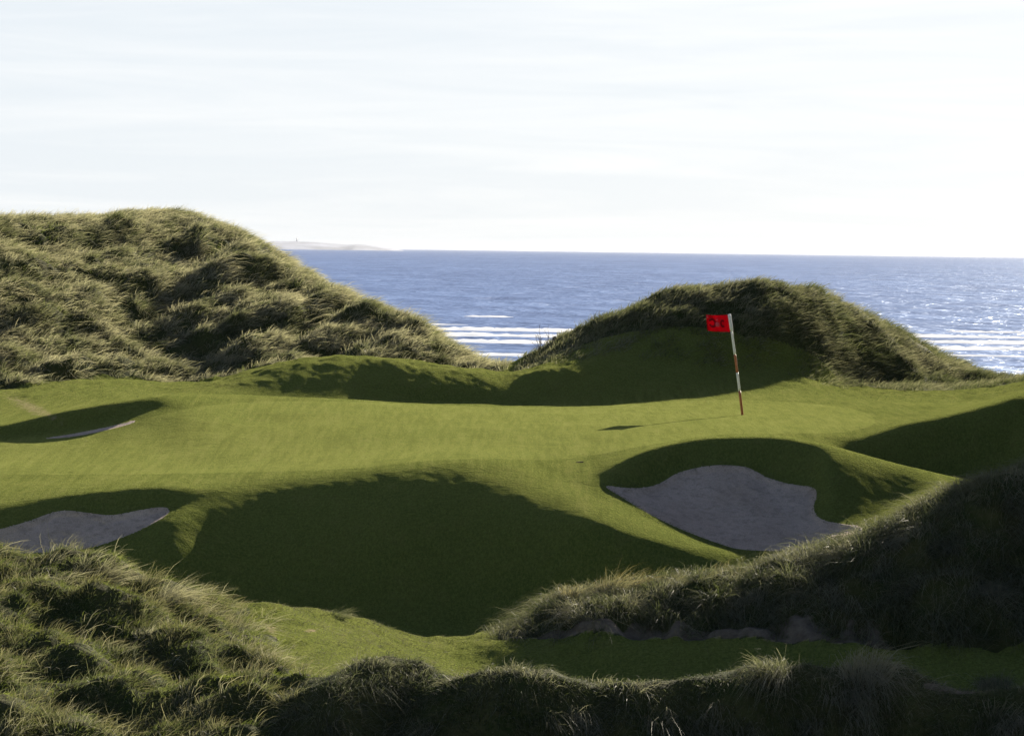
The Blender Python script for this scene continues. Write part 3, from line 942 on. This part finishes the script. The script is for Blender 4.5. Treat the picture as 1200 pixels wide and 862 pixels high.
M_DKRED = plain('dark_red_print', (.22, .004, .014), .8, .1)
M_PINK = plain('pale_red_print', (.62, .07, .10), .8, .1)
decal('emblem', arc(.74, .52, .17, .30, .45, .4, 5.9, 16), M_DKRED, -.0045)
decal('emblem', arc(.28, .50, .12, .24, .55, -2.2, 2.4, 14), M_DKRED, -.0045)
for q in ([(.44, .30), (.60, .30), (.62, .52), (.52, .62), (.42, .52)], [(.47, .68), (.57, .66), (.56, .76), (.48, .78)], [(.90, .78), (.985, .80), (.985, .95), (.91, .93)]):
    decal('emblem', [q], M_PINK, -.0045)
# the hole the stick stands in: a white cup rim let into the turf
M_DARK = plain('hole_dark', (.02, .02, .02), .9, .1)
hb = (0, 0, 0)
V, Fc = [], []
for k in range(24):
    th = 2 * math.pi * k / 24
    for r_, z_ in ((.056, -.012), (.052, -.010), (.052, -.04), (.056, -.04)):
        V.append((r_ * math.cos(th), r_ * math.sin(th), z_))
for k in range(24):
    for j in range(4):
        k2, j2 = (k + 1) % 24, (j + 1) % 4
        Fc.append((k * 4 + j, k2 * 4 + j, k2 * 4 + j2, k * 4 + j2))
mesh_obj('hole_rim', V, Fc, M_WHITE, root)

# ------------------------------------------------------------------ a low marker block beside the right bunker, a post and dead twigs by the sea gap
p = ground_at(679, 541.5, 50, 62)
V = [(-.09, -.03, -.03), (.08, -.035, -.03), (.10, .03, -.03), (-.07, .035, -.03), (-.06, -.022, .008), (.07, -.022, .016), (.06, .022, .018), (-.05, .022, .010)]
o = mesh_obj('turf_divot', V, [(3, 2, 1, 0), (4, 5, 6, 7), (0, 1, 5, 4), (1, 2, 6, 5), (2, 3, 7, 6), (3, 0, 4, 7)], plain('dark_soil', (.07, .06, .03), .95, .05, .3), None, False)
o.location = p
props(o, 'small dark clod of turf lying on the green left of the large bunker', 'clod')

M_TWIG = plain('dead_wood', (.13, .115, .10), .9, .1)


def branch(p, d, L, r, depth, acc, rg):
    pts = [np.array(p)]
    dd = unit(np.array(d, float))
    for i in range(4):
        dd = unit(dd + rg.normal(size=3) * .16)
        pts.append(pts[-1] + dd * L / 4)
    V, Fc = tube(pts, [r * (1 - .18 * i) for i in range(5)], 5)
    acc.append((V, Fc))
    if depth:
        for k in range(3):
            i = rg.integers(1, 5)
            branch(pts[i], unit(dd + rg.normal(size=3) * .65 + np.array([0, 0, .25])), L * .6, r * .55, depth - 1, acc, rg)


def merge(acc):
    V, Fc = [], []
    for v, f in acc:
        o = len(V)
        V += list(v)
        Fc += [tuple(i + o for i in q) for q in f]
    return V, Fc


for px, py, Hh, lab, sd in ((632, 412, .42, 'leafless twiggy shrub against the sea where the dune meets the gap', 3),):
    p = ground_at(px, py, 66, 80)
    acc = []
    rg = np.random.default_rng(sd)
    for k in range(7):
        branch((rg.normal() * .08, rg.normal() * .08, -.05), (rg.normal() * .45 - .1, rg.normal() * .3, 1), Hh * rg.uniform(.7, 1.1), .012, 2, acc, rg)
    V, Fc = merge(acc)
    o = mesh_obj('twiggy_shrub', V, Fc, M_TWIG)
    o.location = p
    props(o, lab, 'shrub')
p = ground_at(649, 405, 66, 80)
V, Fc = [], []
for k, (z, w_) in enumerate(((-.3, .045), (.0, .045), (.15, .044), (.22, .042), (.24, .03))):
    for sx, sy in ((-1, -1), (1, -1), (1, 1), (-1, 1)):
        V.append((sx * w_ + .04 * z, sy * w_, z + (.02 * sx if k == 4 else 0)))
for k in range(4):
    for j in range(4):
        j2 = (j + 1) % 4
        Fc.append((k * 4 + j, k * 4 + j2, k * 4 + 4 + j2, k * 4 + 4 + j))
Fc += [(3, 2, 1, 0), (16, 17, 18, 19)]
o = mesh_obj('wooden_post', V, Fc, M_TWIG, None, False)
o.location = p
props(o, 'short dark wooden post on the left shoulder of the round dune', 'post')

# ------------------------------------------------------------------ sea
SEA = -8.6
mw, n = newmat('sea_water')
p = n.pos()
def wv(sx, sy, rot, det=3):
    return n.noise(n.mapv(p, (sx, sy, 1), (0, 0, rot)), 1.0, det, .6, .25)


r1, r2, r3, r4, r5 = wv(.8, 1.1, .2), wv(.13, .16, .1, 4), wv(.06, .030, -.05, 4), wv(.030, .008, .04, 4), wv(.013, .0022, -.02, 4)
h = n.math('ADD', n.math('MULTIPLY', r1, .22), n.math('ADD', n.math('MULTIPLY', r2, 1.8), n.math('MULTIPLY', r3, 4.0)))
bmp = n.n('ShaderNodeBump', ins={'Height': h, 'Distance': 1.0, 'Strength': 1.0}).outputs[0]
f = n.math('ADD', n.math('ADD', n.math('MULTIPLY', r2, .40), n.math('MULTIPLY', r3, .42)), n.math('ADD', n.math('MULTIPLY', r4, .32), n.math('MULTIPLY', r5, .18)))
ripple_tone = n.mix(n.rng(f, .52, .80), (.062, .105, .24), (.15, .23, .44))  # light and dark of the ripples put into the water colour
wd_ = n.n('ShaderNodeBsdfDiffuse', ins={'Color': ripple_tone, 'Normal': bmp})
wg_ = n.n('ShaderNodeBsdfGlossy', ins={'Color': (.8, .88, 1, 1), 'Roughness': .32, 'Normal': bmp})
wb = n.n('ShaderNodeMixShader', ins={0: .15})
n.t.links.new(wd_.outputs[0], wb.inputs[1])
n.t.links.new(wg_.outputs[0], wb.inputs[2])
out(n, wb.outputs[0])
X0, Y0, Y1 = 60000, 112, 100000
o = mesh_obj('sea', [(-X0, Y0, SEA), (X0, Y0, SEA), (X0, Y1, SEA), (-X0, Y1, SEA)], [(0, 1, 2, 3)], mw, None, False)
props(o, kind='structure')

# surf: long broken rolls of foam
M_FOAM, n = newmat('foam')
fa = n.noise(n.mapv(n.pos(), (.35, .8, 1)), 1.0, 4, .65)
fc_ = n.mix(n.rng(fa, .3, .6), (.52, .58, .68), (.85, .86, .88))
out(n, n.n('ShaderNodeBsdfDiffuse', ins={'Color': fc_}).outputs[0])
acc = []
for (yc, dep, hh, x0, x1, cut, sd) in ((434, 13, .33, -60, 160, -1.4, 1), (406, 14, .33, -60, 160, -1.4, 2), (378, 12, .3, -60, 160, -1.3, 3), (332, 7, .16, -60, 150, -.15, 4), (352, 4, .12, -60, 150, .05, 5), (462, 7, .2, -60, 200, .05, 6), (318, 5, .12, -60, 150, .0, 7), (520, 6, .2, -60, 220, .3, 8)):
    xs = np.arange(x0, x1, .8)
    mid = yc + 4 * fbm(xs / 60, xs * 0 + sd, 90 + sd, 2) + .8 * fbm(xs / 5, xs * 0 + sd, 95 + sd, 2) - .02 * xs
    wd = dep * np.clip(.75 + .7 * fbm(xs / 22, xs * 0 + 2 * sd, 100 + sd, 3), 0, 1.2) * (fbm(xs / 35, xs * 0 + 3 * sd, 110 + sd, 2) > cut)
    wd = gauss1(wd, 1.2, 0)
    prof = [(-.5, -.05), (-.32, .35), (-.05, 1.0), (.15, .8), (.5, -.05)]
    V, Fc = [], []
    for k in range(len(xs)):
        for a, b in prof:
            V.append((xs[k], mid[k] + a * wd[k], SEA + .004 + hh * b * min(1, wd[k] / dep * 1.4) * (1 + .25 * rng.normal()) - (.1 if wd[k] < .4 else 0)))
    for k in range(len(xs) - 1):
        if max(wd[k], wd[k + 1]) > .3:
            for j in range(4):
                Fc.append((k * 5 + j, k * 5 + 5 + j, k * 5 + 6 + j, k * 5 + 1 + j))
    acc.append((V, Fc))
V, Fc = merge(acc)
o = mesh_obj('surf', V, Fc, M_FOAM)
props(o, 'white lines of breaking surf on the blue sea between the dunes', 'surf', 'stuff')

# the low coast on the horizon, with its lighthouse
YI = 16000.0
M_COAST = plain('far_coast', (.30, .33, .41), .9, .1, .3, .004)  # pale bluish base colour carries part of the haze fade
prof = [(150, 284), (230, 282.5), (300, 282.8), (340, 282.6), (370, 283.6), (395, 285.6), (408, 286.6), (420, 285.9), (430, 286.6), (445, 288.6), (460, 290.4), (470, 293), (480, 297), (540, 310)]
pp = np.array(prof)
xs = np.arange(150, 484, 3.0)
ys = np.interp(xs, pp[:, 0], pp[:, 1]) + .25 * fbm(xs / 9, xs * 0, 120, 3)
V, Fc = [], []
for k, (a, b) in enumerate(zip(xs, ys)):
    t = at(a, b, YI)
    hh = max(t[2] - SEA, -9.5) + 10
    for dy, f_ in ((-350, -.1), (-260, .35), (-120, .8), (0, 1.0), (250, .7), (600, -.1)):
        V.append((t[0], YI + dy * (.4 + hh / 25), SEA + (hh - 10) * f_ - (0 if f_ > 0 else 12)))
for k in range(len(xs) - 1):
    for j in range(5):
        Fc.append((k * 6 + j, k * 6 + 6 + j, k * 6 + 7 + j, k * 6 + 1 + j))
o = mesh_obj('coast_hills', V, Fc, M_COAST)
props(o, kind='structure')
lt = at(348, 282.6, YI)
root = bpy.data.objects.new('lighthouse', None)
COL.objects.link(root)
root.location = (lt[0], YI, lt[2] - 3)
props(root, 'tiny pale lighthouse on the low far coast at the horizon', 'lighthouse')
V, Fc = tube([(0, 0, 0), (0, 0, 8), (0, 0, 17)], [3.6, 3.2, 2.7], 12)
mesh_obj('tower', V, Fc, M_WHITE, root)
V, Fc = tube([(0, 0, 17.0), (0, 0, 17.4), (0, 0, 20), (0, 0, 22)], [3.6, 2.2, 2.2, .3], 12)
mesh_obj('lantern', V, Fc, plain('lantern_metal', (.2, .2, .2)), root)


# ------------------------------------------------------------------ sea air
mh, n = newmat('haze_air')
vol = n.n('ShaderNodeVolumePrincipled', ins={'Color': (.86, .90, 1.0, 1), 'Density': 1.6e-5, 'Anisotropy': .1})
out(n, vol=vol.outputs[0])
a, b, y0, y1, z0, z1 = -70000, 70000, -60, 110000, SEA - 4.0, 26.0
V = [(x, y, z) for z in (z0, z1) for x, y in ((a, y0), (b, y0), (b, y1), (a, y1))]
o = mesh_obj('haze', V, [(3, 2, 1, 0), (4, 5, 6, 7), (0, 1, 5, 4), (1, 2, 6, 5), (2, 3, 7, 6), (3, 0, 4, 7)], mh, None, False)
props(o, 'thin pale sea haze', 'haze', 'stuff')

# ------------------------------------------------------------------ view
SC.view_settings.view_transform = 'Standard'
SC.view_settings.look = 'None'
SC.view_settings.gamma = 1
SC.view_settings.exposure = 1.35
SC.cycles.max_bounces = 6
SC.cycles.transparent_max_bounces = 6
SC.cycles.use_denoising = True
